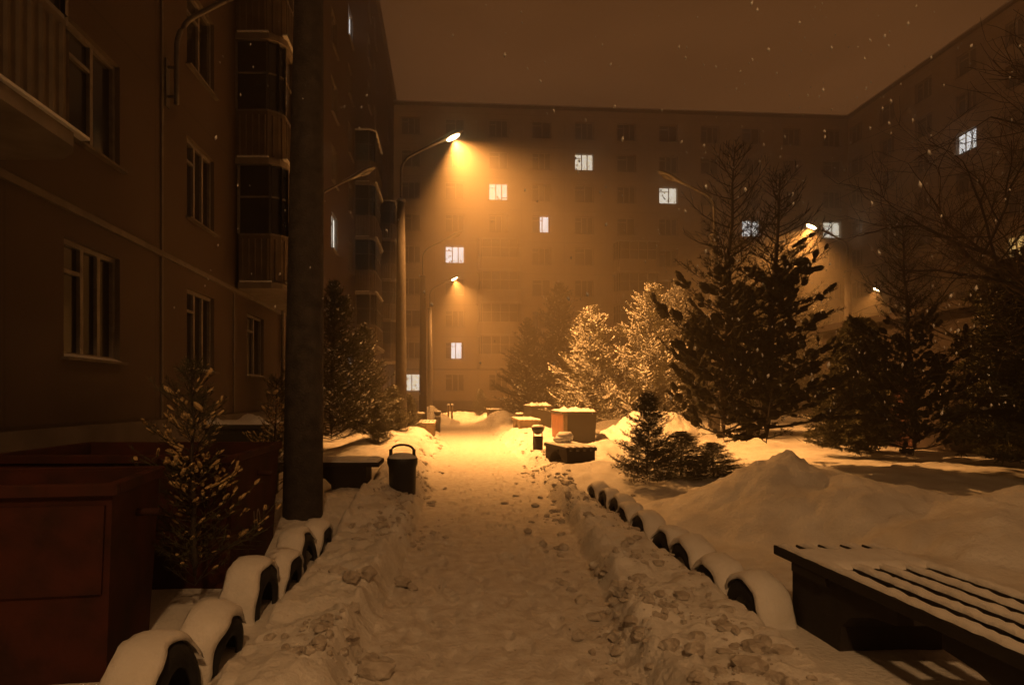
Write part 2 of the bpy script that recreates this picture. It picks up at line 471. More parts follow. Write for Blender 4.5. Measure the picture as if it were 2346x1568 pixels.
# ------------------------------------------------------------------ BUILDINGS
def facade(name, length, zt, holes, thick, m, parent, u0=0.0):
    """wall in local x (along), y (into the building), z; real holes for the windows"""
    us = sorted({u0, length} | {h[0] for h in holes} | {h[1] for h in holes})
    zs = sorted({-.6, zt} | {h[2] for h in holes} | {h[3] for h in holes})
    hs = set()
    ui = {round(u, 4): i for i, u in enumerate(us)}; zi = {round(z, 4): i for i, z in enumerate(zs)}
    for h in holes:
        for a in range(ui[round(h[0],4)], ui[round(h[1],4)]):
            for b in range(zi[round(h[2],4)], zi[round(h[3],4)]):
                hs.add((a, b))
    mb = MB(); nu = len(us)
    vs = [(u, 0, z) for z in zs for u in us]; fs = []
    for b in range(len(zs)-1):
        for a in range(nu-1):
            if (a, b) in hs: continue
            fs.append((b*nu+a, b*nu+a+1, (b+1)*nu+a+1, (b+1)*nu+a))
    mb.add(vs, fs)
    # body: ends, roof, back
    L = length
    vs = [(u0,0,-.6),(L,0,-.6),(L,thick,-.6),(u0,thick,-.6),(u0,0,zt),(L,0,zt),(L,thick,zt),(u0,thick,zt)]
    mb.add(vs, [(1,2,6,5),(2,3,7,6),(3,0,4,7),(4,5,6,7)])
    return mb.build('wall', m, parent)

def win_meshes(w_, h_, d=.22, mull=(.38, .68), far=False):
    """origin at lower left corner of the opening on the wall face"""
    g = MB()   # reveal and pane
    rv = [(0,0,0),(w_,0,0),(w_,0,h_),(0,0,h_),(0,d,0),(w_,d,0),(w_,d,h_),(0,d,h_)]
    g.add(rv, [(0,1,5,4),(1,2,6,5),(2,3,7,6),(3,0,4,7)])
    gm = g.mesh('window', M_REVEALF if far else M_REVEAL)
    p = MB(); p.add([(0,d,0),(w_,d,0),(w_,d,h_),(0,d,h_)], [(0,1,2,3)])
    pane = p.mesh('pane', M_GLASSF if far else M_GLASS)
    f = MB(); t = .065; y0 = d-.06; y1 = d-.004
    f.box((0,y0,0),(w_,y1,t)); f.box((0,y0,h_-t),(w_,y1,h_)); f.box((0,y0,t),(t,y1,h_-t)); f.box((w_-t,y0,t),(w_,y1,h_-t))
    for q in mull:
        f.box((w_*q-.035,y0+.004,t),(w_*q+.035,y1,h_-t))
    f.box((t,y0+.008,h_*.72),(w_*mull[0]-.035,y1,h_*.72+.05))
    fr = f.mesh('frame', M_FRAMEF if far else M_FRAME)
    s_ = MB(); s_.box((-.06,-.10,-.035),(w_+.06,.10,-.003))
    sill = s_.mesh('sill', M_LEDGE)
    sn = MB(); k = 9
    top = []; 
    for j in range(4):
        for i in range(k):
            u = -.04 + (w_+.08)*i/(k-1); yy = -.085 + (d+.03)*j/3
            zz = .0 if (j == 0 or i in (0, k-1)) else .028 + .012*math.sin(i*2.1+j)
            if j == 3: zz = .05
            top.append((u, yy, zz))
    fs = [(j*k+i, j*k+i+1, (j+1)*k+i+1, (j+1)*k+i) for j in range(3) for i in range(k-1)]
    sn.add(top, fs, True)
    snow = sn.mesh('sill_snow', M_SNOW)
    return gm, pane, fr, sill, snow

def curtain_mesh(w_, h_, d, seed):
    rr = random.Random(seed); c = MB()
    # net curtain folds at the side and pot plants on the inner sill, seen against the light
    x = .06
    y0 = d-.012
    style = seed % 3
    if style == 0:
        for _ in range(7):
            x = rr.uniform(.06, w_*.36); z = rr.uniform(.1, h_-.2)
            a = rr.uniform(.03, .07)
            c.add([(x-a,y0,z-a*1.6),(x+a,y0,z-a),(x+a*.8,y0,z+a*1.3),(x-a*.7,y0,z+a)], [(0,1,2,3)])
        for _ in range(6):
            x = rr.uniform(w_*.42, w_-.1); z = rr.uniform(.1, h_*.35); a = rr.uniform(.02, .05)
            c.add([(x-a,y0,z-a),(x+a,y0,z-a),(x+a*.6,y0,z+a),(x-a,y0,z+a*.8)], [(0,1,2,3)])
    elif style == 1:
        x = w_*.52; z = .06
        for _ in range(9):
            a = rr.uniform(.03,.09); xx = x + rr.uniform(-.2,.2); zz = z + rr.uniform(.02,.30)
            c.add([(xx-a,y0,zz-a*.5),(xx+a,y0,zz-a*.2),(xx+a*.5,y0,zz+a*.9),(xx-a*.3,y0,zz+a*.6)], [(0,1,2,3)])
        c.box((w_*.72, y0-.004, .22),(w_*.98, y0, .30))
    else:
        c.box((.06, y0-.004, h_*.25),(w_*.18, y0, h_*.33))
        c.box((w_*.10, y0-.004, h_*.62),(w_*.34, y0, h_*.68))
    return c.mesh('curtain', M_CURT)

def balcony_meshes(L, D, ch=.32):
    """origin at wall face, local x along wall 0..L, outward is -y to -D; z 0 = slab underside"""
    pts = [(0,0),(0,-(D-ch)),(ch*.45,-(D-ch*.35)),(ch,-D),(L-ch,-D),(L-ch*.45,-(D-ch*.35)),(L,-(D-ch)),(L,0)]
    def prism(pts, z0, z1, mb, inset=0):
        n = len(pts)
        vs = [(x,y,z0) for x,y in pts] + [(x,y,z1) for x,y in pts]
        fs = [tuple(range(n)), tuple(reversed(range(n,2*n)))] + [(i+n, (i+1)%n+n, (i+1)%n, i) for i in range(n-1)]
        mb.add(vs, fs)
    def off(pts, k):   # shrink towards the middle of the balcony
        cx_ = L/2
        return [((x-cx_)*(1-2*k/L)+cx_, y*(1-k/D)) for x,y in pts]
    slab = MB(); prism(off(pts,-.03), 0, .14, slab)
    par = MB(); q = off(pts,.02); prism(q, .14, 1.20, par)
    rib = MB()
    # ribs of the corrugated parapet sheets
    for a, b in zip(q[:-1], q[1:]):
        a = Vector((*a,0)); b = Vector((*b,0)); d = b-a; ln = d.length; d.normalize()
        n_ = Vector((d.y, -d.x, 0)); 
        if n_.dot((a+b)/2 - Vector((L/2,0,0))) < 0: n_ = -n_
        k = max(1, int(ln/.14))
        for i in range(k):
            c = a + d*(ln*(i+.5)/k)
            p0 = c - d*.03; p1 = c + d*.03
            vs = []
            for z in (.2, 1.12):
                for p, o_ in ((p0,0),(p0+d*.012,.028),(p1-d*.012,.028),(p1,0)):
                    vs.append((*(p+n_*o_).xy, z))
            par.add(vs, [(0,1,5,4),(1,2,6,5),(2,3,7,6),(4,5,6,7),(3,2,1,0)])
    glz = MB(); prism(off(pts,.06), 1.23, 2.78, glz)
    fr = MB(); q = off(pts,.03)
    for a, b in zip(q[:-1], q[1:]):
        a = Vector((*a,0)); b = Vector((*b,0)); ln = (b-a).length
        k = max(1, int(round(ln/.75)))
        for i in range(k+1):
            c = a + (b-a)*(i/k)
            fr.box((c.x-.025, c.y-.025, 1.25),(c.x+.025, c.y+.025, 2.78))
    for z0, z1 in ((1.20,1.25),(2.06,2.10)):
        pr = MB(); prism(off(pts,.028 if z0 < 2 else .036), z0, z1, fr)
    sn = MB(); prism(off(pts,-.05), 0, .05, sn)
    return (slab.mesh('balcony', M_BALCF), par.mesh('parapet', M_BALC), glz.mesh('glazing', M_GLASS), fr.mesh('glazing_frame', M_FRAME), sn.mesh('roof_snow', M_SNOW))

FL = 2.8
def building(label, cat_name, loc, rz, u_range, cols, w_, zt, m, lit, balconies, thick=12, skip=(), extra_ledge=True, nfloor=9, h_=1.5, bal_depth=1.05, bal_levels=4, joints=()):
    root = empty('apartment_building', loc, rz)
    tag(root, label, 'building', 'apartment blocks round the courtyard')
    holes = []
    for ci, u in enumerate(cols):
        for k in range(nfloor):
            if (ci, k) in skip: continue
            inb = False
            for (b0, b1) in balconies:
                if u + w_ > b0+.02 and u < b1-.02 and 1 <= k <= bal_levels: inb = True
            if inb: continue
            holes.append((round(u,3), round(u+w_,3), round(2.1+FL*k,3), round(2.1+h_+FL*k,3), ci, k))
    facade('wall', u_range[1], zt, holes, thick, m, root, u_range[0])
    P = MB(); P.box((u_range[0]+.01, -.05, -.5), (u_range[1]-.01, -.003, 1.22)); P.build('plinth', M_PLINTH, root)
    if extra_ledge:
        Lg = MB(); Lg.box((u_range[0]+.01, -.06, 3.93), (u_range[1]-.01, -.003, 4.02)); Lg.build('ledge', M_LEDGE, root)
    R_ = MB(); R_.box((u_range[0]-.1, -.25, zt), (u_range[1]+.1, thick+.2, zt+.18))
    rf = R_.build('roof', M_LEDGE, root)
    RS = MB(); RS.box((u_range[0]-.08, -.22, zt+.183), (u_range[1]+.08, thick+.15, zt+.30)); RS.build('roof_snow', M_SNOW, rf)
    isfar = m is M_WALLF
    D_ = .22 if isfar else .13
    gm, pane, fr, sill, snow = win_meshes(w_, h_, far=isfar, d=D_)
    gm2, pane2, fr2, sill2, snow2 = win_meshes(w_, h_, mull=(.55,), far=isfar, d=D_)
    lit_meshes = {}
    for i, (u0, u1, z0, z1, ci, k) in enumerate(holes):
        alt = (ci*7 + k*3) % 5 < 2
        wo = link('window', gm2 if alt else gm, root, (u0, 0, z0))
        if (ci, k) in lit:
            e = lit[(ci, k)]
            if isinstance(e, tuple): e, pc = e
            else: pc = None
            key = (e.name, pc)
            if key not in lit_meshes:
                pm = MB(); a, b = pc if pc else (0, w_)
                pm.add([(a,D_-.002,0),(b,D_-.002,0),(b,D_-.002,h_),(a,D_-.002,h_)], [(0,1,2,3)])
                lit_meshes[key] = pm.mesh('lit_pane', e)
            lp = link('pane', lit_meshes[key], wo)
            lp['label'] = 'brightly lit pane'
            if pc:
                dk = MB()
                if pc[0] > .02: dk.add([(0,D_,0),(pc[0],D_,0),(pc[0],D_,h_),(0,D_,h_)], [(0,1,2,3)])
                if pc[1] < w_-.02: dk.add([(pc[1],D_,0),(w_,D_,0),(w_,D_,h_),(pc[1],D_,h_)], [(0,1,2,3)])
                dk.build('curtain', M_CURT, wo)
            else:
                link('curtain', curtain_mesh(w_, h_, D_, ci*5+k), wo)
        else:
            link('pane', pane, wo)
        link('frame', fr2 if alt else fr, wo)
        link('sill', sill, wo)
        link('sill_snow', snow, wo)
    for (b0, b1) in balconies:
        L_ = b1-b0
        slab, par, glz, gf, rs = balcony_meshes(L_, bal_depth)
        if isfar:
            glz.materials[0] = M_GLASSF; gf.materials[0] = M_FRAMEF; par.materials[0] = M_WALLF; slab.materials[0] = M_WALLF
        for k in range(1, bal_levels+1):
            zb = 4.03 + FL*(k-1)
            bo = link('balcony', slab, root, (b0, -.065 if k == 1 else -.004, zb))
            link('parapet', par, bo); link('glazing', glz, bo); link('glazing_frame', gf, bo)
            if k == bal_levels: 
                link('roof_snow', rs, bo, (0,0,2.79))
            sm = MB(); sm.box((.1, -bal_depth-.075, .141), (L_-.1, -bal_depth+.02, .17)); sm.box((-.075, -bal_depth+.3, .141), (.02, -.05, .17))
            sm.build('ledge_snow', M_SNOW, bo)
    return root

# left block, facade on x = -4.8 ; local x = world y, local -y = world +x
left_cols = [3.9, 7.62, 11.2, 14.55, 20.6, 25.0, 29.2, 36.2, 39.2, 47.5, 51.0]
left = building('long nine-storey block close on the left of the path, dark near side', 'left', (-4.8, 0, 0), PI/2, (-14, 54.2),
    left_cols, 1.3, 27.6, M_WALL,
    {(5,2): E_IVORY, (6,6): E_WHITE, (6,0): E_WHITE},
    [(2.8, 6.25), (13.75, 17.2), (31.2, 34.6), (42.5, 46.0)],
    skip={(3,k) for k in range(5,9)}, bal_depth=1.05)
lb2 = MB(); lb2.tube([(17.35,-.08,.0),(17.35,-.08,26.5)], .055, 10); lb2.build('downpipe', M_PIPE, left)
lb3 = MB(); lb3.box((10.17,-.03,1.25),(10.23,-.004,27.0)); lb3.box((13.58,-.03,1.25),(13.64,-.004,3.9)); lb3.build('joint_cover', M_LEDGE, left)

# far block, turned about 4 degrees
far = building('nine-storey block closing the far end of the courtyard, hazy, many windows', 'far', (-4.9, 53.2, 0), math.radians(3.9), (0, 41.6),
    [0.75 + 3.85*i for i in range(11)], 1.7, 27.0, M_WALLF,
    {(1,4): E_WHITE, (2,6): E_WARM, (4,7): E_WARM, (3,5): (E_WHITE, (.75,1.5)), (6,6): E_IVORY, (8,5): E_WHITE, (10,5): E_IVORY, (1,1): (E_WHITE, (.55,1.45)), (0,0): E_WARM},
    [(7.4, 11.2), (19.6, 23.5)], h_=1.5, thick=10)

# right block, facade on x = 36.6 facing -x ; local x runs from y = 57 towards the camera
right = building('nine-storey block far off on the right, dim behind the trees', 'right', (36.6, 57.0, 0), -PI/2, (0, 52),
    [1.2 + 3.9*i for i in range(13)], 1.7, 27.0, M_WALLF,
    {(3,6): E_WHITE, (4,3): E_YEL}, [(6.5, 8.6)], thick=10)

# ------------------------------------------------------------------ low building on the right
lowb = empty('low_building', (13.7, 6.0, 0))
tag(lowb, 'dark low brick building with snowy roof behind the right-hand trees', 'building')
b = MB(); b.box((0,0,-.5),(7,16.4,3.9)); b.build('wall', M_BRICK, lowb)
b = MB(); b.box((-.45,-.4,3.9),(7.4,16.7,4.12)); rf = b.build('roof', M_BRICK, lowb)
b = MB()
b.add([(-.42,-.37,4.125),(7.37,-.37,4.125),(7.37,16.67,4.125),(-.42,16.67,4.125),(3.2,3,4.75),(4,3,4.75),(4,13.5,4.75),(3.2,13.5,4.75)],
      [(0,1,5,4),(1,2,6,5),(2,3,7,6),(3,0,4,7),(4,5,6,7)]); b.build('roof_snow', M_SNOW, rf)
b = MB(); b.box((-.06,11.9,-.1),(-.003,12.9,2.15)); dr = b.build('door', M_DOOR, lowb)
b = MB(); b.box((-.12,12.72,.98),(-.062,12.8,1.1)); b.build('handle', M_STEEL, dr)
b = MB(); b.box((-.9,11.7,2.3),(-.003,13.1,2.4)); b.build('canopy', M_LEDGE, lowb)
for yy in (1.5, 4.5, 7.5, 14.2):
    b = MB(); b.box((-.03,yy,1.3),(-.003,yy+1.4,2.7)); wo = b.build('window', M_FRAME, lowb)
    b = MB(); b.box((-.04,yy+.07,1.37),(-.032,yy+.67,2.63)); b.box((-.04,yy+.73,1.37),(-.032,yy+1.33,2.63)); b.build('pane', M_GLASS, wo)

# ------------------------------------------------------------------ LAMP POSTS
def lamp_parts(root, flip=1, lit=False, z_top=7.4, pole=True, r0=.20, r1=.125, reach=1.0):
    """arm leaves to +x*flip"""
    if pole:
        p = MB(); p.tube([(0,0,-.5),(0,0,2),(0,0,4.5),(0,0,z_top)], [r0*1.03, r0*.95, (r0+r1)/2, r1], 20)
        p.build('pole', M_CONC, root)
        c = MB(); c.lathe([(r1+.015,z_top-.03),(r1+.03,z_top-.01),(r1+.03,z_top+.04),(r1*.6,z_top+.09)], 20); c.build('collar', M_STEEL, root)
    A = []
    A += [(0,0,z_top+.0),(0,0,z_top+.5),(0,0,z_top+.95)]
    for t in np.linspace(0.12, 1, 9):
        a = t*PI/2*.70
        A.append((flip*(.62*(1-math.cos(a))*1.0), 0, z_top+.95+.62*math.sin(a)))
    x1, _, z1 = A[-1]
    dx, dz = math.cos(math.radians(27)), math.sin(math.radians(27))
    A.append((x1+flip*.55*dx, 0, z1+.55*dz)); A.append((x1+flip*.95*dx, 0, z1+.95*dz))
    m_ = MB(); m_.tube(A, .043, 10); m_.build('arm', M_STEEL, root)
    ex, _, ez = A[-2]
    # cobra head: sleeve then a flattened tapering shell
    M = Matrix.Translation((ex, 0, ez)) @ Matrix.Rotation(0 if flip > 0 else PI, 4, 'Z') @ Matrix.Rotation(-math.radians(25), 4, 'Y')
    h = MB(); vs = []; prof = [(0,.045,.045,.045),(.30,.055,.05,.055),(.50,.075,.06,.075),(.70,.13,.07,.10),(.95,.165,.065,.115),(1.15,.145,.055,.095),(1.28,.085,.035,.055),(1.33,.02,.01,.02)]
    n = 14
    for x, wy, zd, zu in prof:
        for k in range(n):
            t = 2*PI*k/n; s_ = math.sin(t)
            vs.append((x, wy*math.cos(t), (zu if s_ > 0 else zd)*s_))
    fs = [(i*n+k, i*n+(k+1)%n, (i+1)*n+(k+1)%n, (i+1)*n+k) for i in range(len(prof)-1) for k in range(n)]
    fs += [tuple(reversed(range(n))), tuple(range((len(prof)-1)*n, len(prof)*n))]
    h.add(vs, fs, True, M); h.build('lamp_head', M_HEAD, root)
    l = MB(); vs = []; 
    for j, (q, dz_) in enumerate(((1,-.055),(.8,-.10),(.4,-.125))):
        for k in range(n):
            t = 2*PI*k/n
            vs.append((.93+.24*q*math.cos(t), .12*q*math.sin(t), dz_))
    fs = [(j*n+k, j*n+(k+1)%n, (j+1)*n+(k+1)%n, (j+1)*n+k) for j in range(2) for k in range(n)] + [tuple(range(2*n,3*n))]
    l.add(vs, fs, True, M); lo = l.build('lens', E_LAMP if lit else M_LENS, root)
    if lit: lo['label'] = 'glowing lamp glass'
    sb = MB(); vs = []; n2 = 7
    for i, x in enumerate((.05,.3,.6,.9,1.1,1.24)):
        ww = (.04,.045,.09,.13,.11,.05)[i]; zt_ = (.045,.055,.088,.108,.09,.05)[i]
        for k in range(n2):
            q = -1 + 2*k/(n2-1)
            vs.append((x, ww*q, zt_ + .028*(1-q*q) - .028*q*q))
    fs = [(i*n2+k, (i+1)*n2+k, (i+1)*n2+k+1, i*n2+k+1) for i in range(5) for k in range(n2-1)]
    sb.add(vs, fs, True, M); sb.build('snow_cap', M_SNOW, root)
    head = M @ Vector((.93, 0, -.16))
    return head

def lamp(loc, label, flip=1, lit=None, rz=0, **kw):
    root = empty('street_lamp', loc, rz)
    tag(root, label, 'street lamp', 'street lamps of the courtyard')
    h = lamp_parts(root, flip, bool(lit), **kw)
    if lit:
        L = bpy.data.lights.new('lamp_light', 'SPOT')
        L.energy = lit['E']; L.color = lit.get('col', SODIUM)
        L.spot_size = math.radians(lit.get('size', 100)); L.spot_blend = lit.get('blend', .6)
        L.shadow_soft_size = lit.get('soft', .10)
        o = bpy.data.objects.new('lamp_light', L); C.objects.link(o)
        o.parent = root; o.location = h
        aim = Vector(lit.get('aim', (.3*flip, 0, -1)))
        o.rotation_euler = aim.to_track_quat('-Z', 'Y').to_euler()
    return root
E1 = 31500
lamp0 = lamp((-1.70, 7.1, 0), 'tall unlit concrete lamp post filling the left foreground, cropped at the top', 1, r0=.228, r1=.15)
lamp((-1.56, 20.0, gz(-1.56,20)), 'lit street lamp on a tall post, the nearest glowing one above the path', 1,
     lit=dict(E=E1, size=124, blend=1.0, aim=(.46, .05, -1)), r0=.19, r1=.125)
lamp((-1.32, 31.3, gz(-1.3,31)), 'unlit street lamp standing between the two glowing ones over the path', 1)
lamp((-1.30, 42.3, gz(-1.3,42)), 'small far lit street lamp at the end of the path', 1, lit=dict(E=E1*1.0, size=116, blend=1.0, aim=(.25, -.02, -1)))
lamp((9.55, 22.0, 0), 'unlit street lamp with arm to the left, behind the tall dark tree', -1)
lamp((18.55, 28.4, 0), 'lit street lamp with arm to the left beyond the low building', -1, lit=dict(E=E1*.28, size=120, blend=.8, aim=(-.45, -.05, -1)))
lamp((33.2, 45.0, 0), 'distant lit street lamp before the right-hand block', -1, lit=dict(E=E1*.16, size=115, blend=.8, aim=(-.3, 0, -1)))
lamp((-1.6, -5.0, 0), 'lit street lamp standing behind the viewer beside the path', 1, lit=dict(E=2300, size=142, blend=.85, aim=(.30, .40, -1), soft=.30, col=(1, .51, .19)))

def wall_lamp(loc, label):
    root = empty('wall_lamp', loc, 0)
    tag(root, label, 'wall lamp', 'bracket lamps on the left block')
    b = MB(); b.box((-.17,-.07,-.05),(-.145,.07,.75)); b.box((-.145,-.02,.1),(0,.02,.14)); b.box((-.145,-.02,.6),(0,.02,.64)); b.build('bracket', M_STEEL, root)
    lamp_parts(root, 1, False, z_top=0.0, pole=False)
wall_lamp((-4.61, 10.35, 6.55), 'dim bracket lamp high on the near dark wall at the top edge')
wall_lamp((-4.61, 21.6, 7.4), 'small bracket lamp on the left block just beyond the foreground post')

lamp0.rotation_euler = (0, math.radians(.7), 0)
# ------------------------------------------------------------------ TYRES
def tyre_thing(sc=1.0):
    root = empty('half_buried_tyre', (0,0,0))
    # ring about the x axis
    prof = []   # (x, r) closed section of a tyre, open to the hub
    for x, r_ in ((-.115,.17),(-.125,.22),(-.115,.275),(-.085,.305),(0,.315),(.085,.305),(.115,.275),(.125,.22),(.115,.17),(.10,.17),(.105,.22),(.09,.27),(0,.285),(-.09,.27),(-.105,.22),(-.10,.17)):
        prof.append((x, r_))
    n = 36; k = len(prof); vs = []; fs = []
    for i in range(n):
        t = 2*PI*i/n
        for x, r_ in prof: vs.append((x, r_*math.cos(t), r_*math.sin(t)))
    for i in range(n):
        j = (i+1) % n
        for q in range(k):
            q2 = (q+1) % k
            fs.append((i*k+q, i*k+q2, j*k+q2, j*k+q))
    m_ = MB(); m_.add(vs, fs, True); m_.build('tyre_ring', M_RUBBER, root)
    return root
def tyre_cap(root, seed, full=1.0):
    # snow lying over the upper tread and hanging down the near side
    rr = random.Random(seed)
    n = 26; full = rr.uniform(.72, 1.12); sec = [(-.118,-.012),(-.132,.010),(-.112,.042),(-.06,.060),(0,.066),(.06,.060),(.112,.042),(.132,.010),(.118,-.012)]
    k = len(sec); vs = []
    a0, a1 = math.radians(28), math.radians(214 + rr.uniform(-6, 6))
    ph = rr.uniform(0, 6)
    for i in range(n):
        f = i/(n-1); t = a0 + (a1-a0)*f
        e = min(1, f/.16)**.6 * min(1, (1-f)/.05)**.5
        wob = 1 + .05*math.sin(3*t*2+ph) + .03*math.sin(11*t+ph)
        for x, h in sec:
            r_ = .312 + h*e*full*wob*(1 if h > 0 else 1)
            r_ += rr.uniform(-.005, .005) if h > .02 else 0
            vs.append((x*(.93+.05*math.sin(4*t+ph)+rr.uniform(-.02,.02)) + .008*math.sin(7*t+ph), r_*math.cos(t), r_*math.sin(t)))
    fs = [(i*k+q, (i+1)*k+q, (i+1)*k+q+1, i*k+q+1) for i in range(n-1) for q in range(k-1)]
    m_ = MB(); m_.add(vs, fs, True); m_.build('snow_cap', M_SNOW, root)
ORD = ['first', 'second', 'third', 'fourth', 'fifth', 'sixth', 'seventh', 'eighth', 'ninth', 'tenth']
T0 = tyre_thing()
def place_tyre(x, y, z, s_, rz, label, group, i, first=False):
    if first: t = T0
    else:
        t = T0.copy(); C.objects.link(t)
        for ch in list(T0.children):
            if ch.name.startswith('tyre_ring'):
                c = ch.copy(); C.objects.link(c); c.parent = t
    t.location = (x, y, z); t.rotation_euler = (math.radians(random.Random(i).uniform(-8,8)), math.radians(random.Random(i+50).uniform(-9,9)), rz)
    s_ *= .93
    t.scale = (s_*1.14, s_*.86, s_)
    tag(t, label, 'tyre', group)
    tyre_cap(t, i)
LT = [(-1.50, 3.12, .035, 1.06), (-1.45, 3.70, .02, .98), (-1.49, 4.60, .045, 1.05), (-1.42, 5.14, .01, .95), (-1.42, 5.78, .03, .98), (-1.38, 6.28, .02, .95)]
for i, (x, y, z, s_) in enumerate(LT):
    place_tyre(x, y, z, s_, math.radians(-4), f'snow-capped half tyre, {ORD[i]} from the viewer in the left row', 'half-buried tyres edging the left bed', i+1, i == 0)
RT = [(2.28, 4.50, .0, 1.0), (2.22, 4.98, .0, .97), (2.24, 5.60, .02, .97), (2.20, 6.08, .0, .98), (2.27, 6.95, .0, .97), (2.24, 7.52, .0, .95), (2.30, 8.15, .0, .95), (2.30, 8.75, .0, .93), (2.33, 9.4, .0, .93)]
for i, (x, y, z, s_) in enumerate(RT):
    place_tyre(x, y, z-.02, s_, math.radians(4), f'snow-capped half tyre, {ORD[i]} from the slatted bench in the right row', 'half-buried tyres edging the right bed', i+21)

# ------------------------------------------------------------------ BENCHES
def bench(loc, rz, label, L=2.7, W=.74, H=.50, seed=0, mw=None, lw=1.0, cy=.42):
    """local y along the bench from 0 (far end) to -L ; x 0..W"""
    rr = random.Random(seed)
    mw = mw or M_WOOD
    root = empty('bench', loc, rz); tag(root, label, 'bench', 'slatted benches along the path')
    ns = 5; sw = .078; gap = (W-ns*sw)/(ns-1)
    for i in range(ns):
        x = i*(sw+gap)
        s_ = MB(); s_.box((x,-L,H-.07),(x+sw,0,H), bev=.008); sl = s_.build('slat', mw, root)
        # snow strip with an uneven edge
        n = 70; vs = []
        for j in range(n):
            y = -L + .012 + (L-.024)*j/(n-1)
            e = min(1, (n-1-j)/2, j/2)
            ww = sw*.5*(1.0 + .10*math.sin(j*1.3+i*2)+rr.uniform(-.10,.10))
            hh = .025*e*(1+rr.uniform(-.25,.25))
            cx_ = x+sw/2 + rr.uniform(-.003,.003)
            for q, hz in ((-1,.001),(-.85,.6),(-.4,1),(.4,1),(.85,.6),(1,.001)):
                vs.append((cx_+q*ww, y, H+.002+hh*hz))
        fs = [(j*6+q, j*6+q+1, (j+1)*6+q+1, (j+1)*6+q) for j in range(n-1) for q in range(5)]
        m_ = MB(); m_.add(vs, fs, True); m_.build('snow_strip', M_SNOW, sl)
    for yc in ((-.42, -L+.42) if L > 2 else (-L/2,)):
        c = MB(); c.box((.005,yc-.19,H-.13),(W-.005,yc+.19,H-.072)); c.box((sw*.5,yc-.20,H-.071),(W-sw*.5,yc+.20,H-.004)); cp = c.build('crosspiece', mw, root)
        n = 10; k = 22; vs = []
        for j in range(n):
            for q in range(k):
                f = q/(k-1); y = yc + (-.23 + .46*j/(n-1))*(1+.12*math.sin(q*1.9+seed+j*.1)*(abs(j-(n-1)/2)/((n-1)/2)))
                hh = .0 if j in (0,n-1) or q in (0,k-1) else .030+rr.uniform(-.002,.002)
                vs.append((.004+f*(W-.008), y, H-.004+hh))
        fs = [(j*k+q, j*k+q+1, (j+1)*k+q+1, (j+1)*k+q) for j in range(n-1) for q in range(k-1)]
        m_ = MB(); m_.add(vs, fs, True); m_.build('snow_patch', M_SNOW, cp)
    # heavy end legs with an arched cut-out on the long side
    e_ = .2 if L > 2 else .04
    for yc, s_ in ((-e_, 1), (-L+e_, -1)):
        lg = MB(); d = -s_
        side = [(yc+.0,0-.15),(yc,H-.073),(yc+d*lw,H-.073),(yc+d*lw,H-.16),(yc+d*.80*lw,H-.185),(yc+d*.62*lw,H-.25),(yc+d*.53*lw,H-.34),(yc+d*.50*lw,-.15)]
        if s_ < 0: side = side
        n = len(side)
        vs = [(.03,p[0],p[1]) for p in side] + [(W-.03,p[0],p[1]) for p in side]
        fs = [tuple(range(n)), tuple(reversed(range(n,2*n)))] + [(i,(i+1)%n,(i+1)%n+n,i+n) for i in range(n)]
        lg.add(vs, fs); lg.build('leg', mw, root)
    return root
bench((2.42, 4.56, .0), math.radians(.8), 'large snow-covered slatted bench in the right foreground', seed=1)
bench((2.14, 13.75, .03), math.radians(9), 'dark bench with a lump of snow before the olive container', seed=2, H=.54, L=1.45, lw=.55, W=.66)
bench((2.45, 23.8, gz(2.6,22)*.6), 0, 'pale snow-striped bench on the right of the lit path', seed=3, H=.52, mw=M_WOODL)
bench((-1.12, 24.6, gz(-.8,23)*.6), 0, 'pale wooden bench on the left of the lit path', seed=4, mw=M_WOODL, W=.62)
bench((2.3, 37.5, gz(2.4,36)*.8), 0, 'far snow-buried bench at the right end of the path', seed=5, mw=M_WOODL)
b6 = bench((-1.05, 9.95, gz(-1.6,9.5)*.5+.02), -PI/2, 'dark bench set crosswise beside the hooped litter bin', seed=6, L=2.7)
lump = MB(); 
v_, f_ = blobs(np.array([[2.56,13.45,.70],[2.45,13.35,.66]]), np.array([[.20,.20,.15],[.14,.16,.09]]), np.array([.3,1.2]), jit=.16, seed=8)
tag(link('snow_block', np_mesh('snow_block', v_, f_, M_SNOW)), 'angular lump of snow lying on the dark bench', 'snow lump')

# ------------------------------------------------------------------ LITTER BINS
def bin_hoop(loc, label):
    root = empty('litter_bin', loc); tag(root, label, 'litter bin', 'black litter bins by the benches')
    b = MB(); b.lathe([(.175,-.2),(.185,.0),(.20,.60),(.222,.66),(.225,.72),(.20,.76),(.12,.785)], 26); b.build('body', M_BLACK, root)
    b = MB(); pts = [(-.16,0,.74),(-.165,0,.84)] + [(-.165*math.cos(t), 0, .84+.085*math.sin(t)) for t in np.linspace(.2, PI-.2, 10)] + [(.165,0,.84),(.16,0,.74)]
    b.tube(pts, .017, 8); b.build('hoop', M_BLACK, root)
    b = MB(); b.box((-.19,-.03,.70),(-.145,.03,.86)); b.box((.145,-.03,.70),(.19,.03,.86)); b.build('bracket', M_BLACK, root)
    b = MB(); b.lathe([(.215,.735),(.205,.762),(.12,.80),(.03,.808)], 24, cap0=False); b.build('snow_cap', M_SNOW, root)
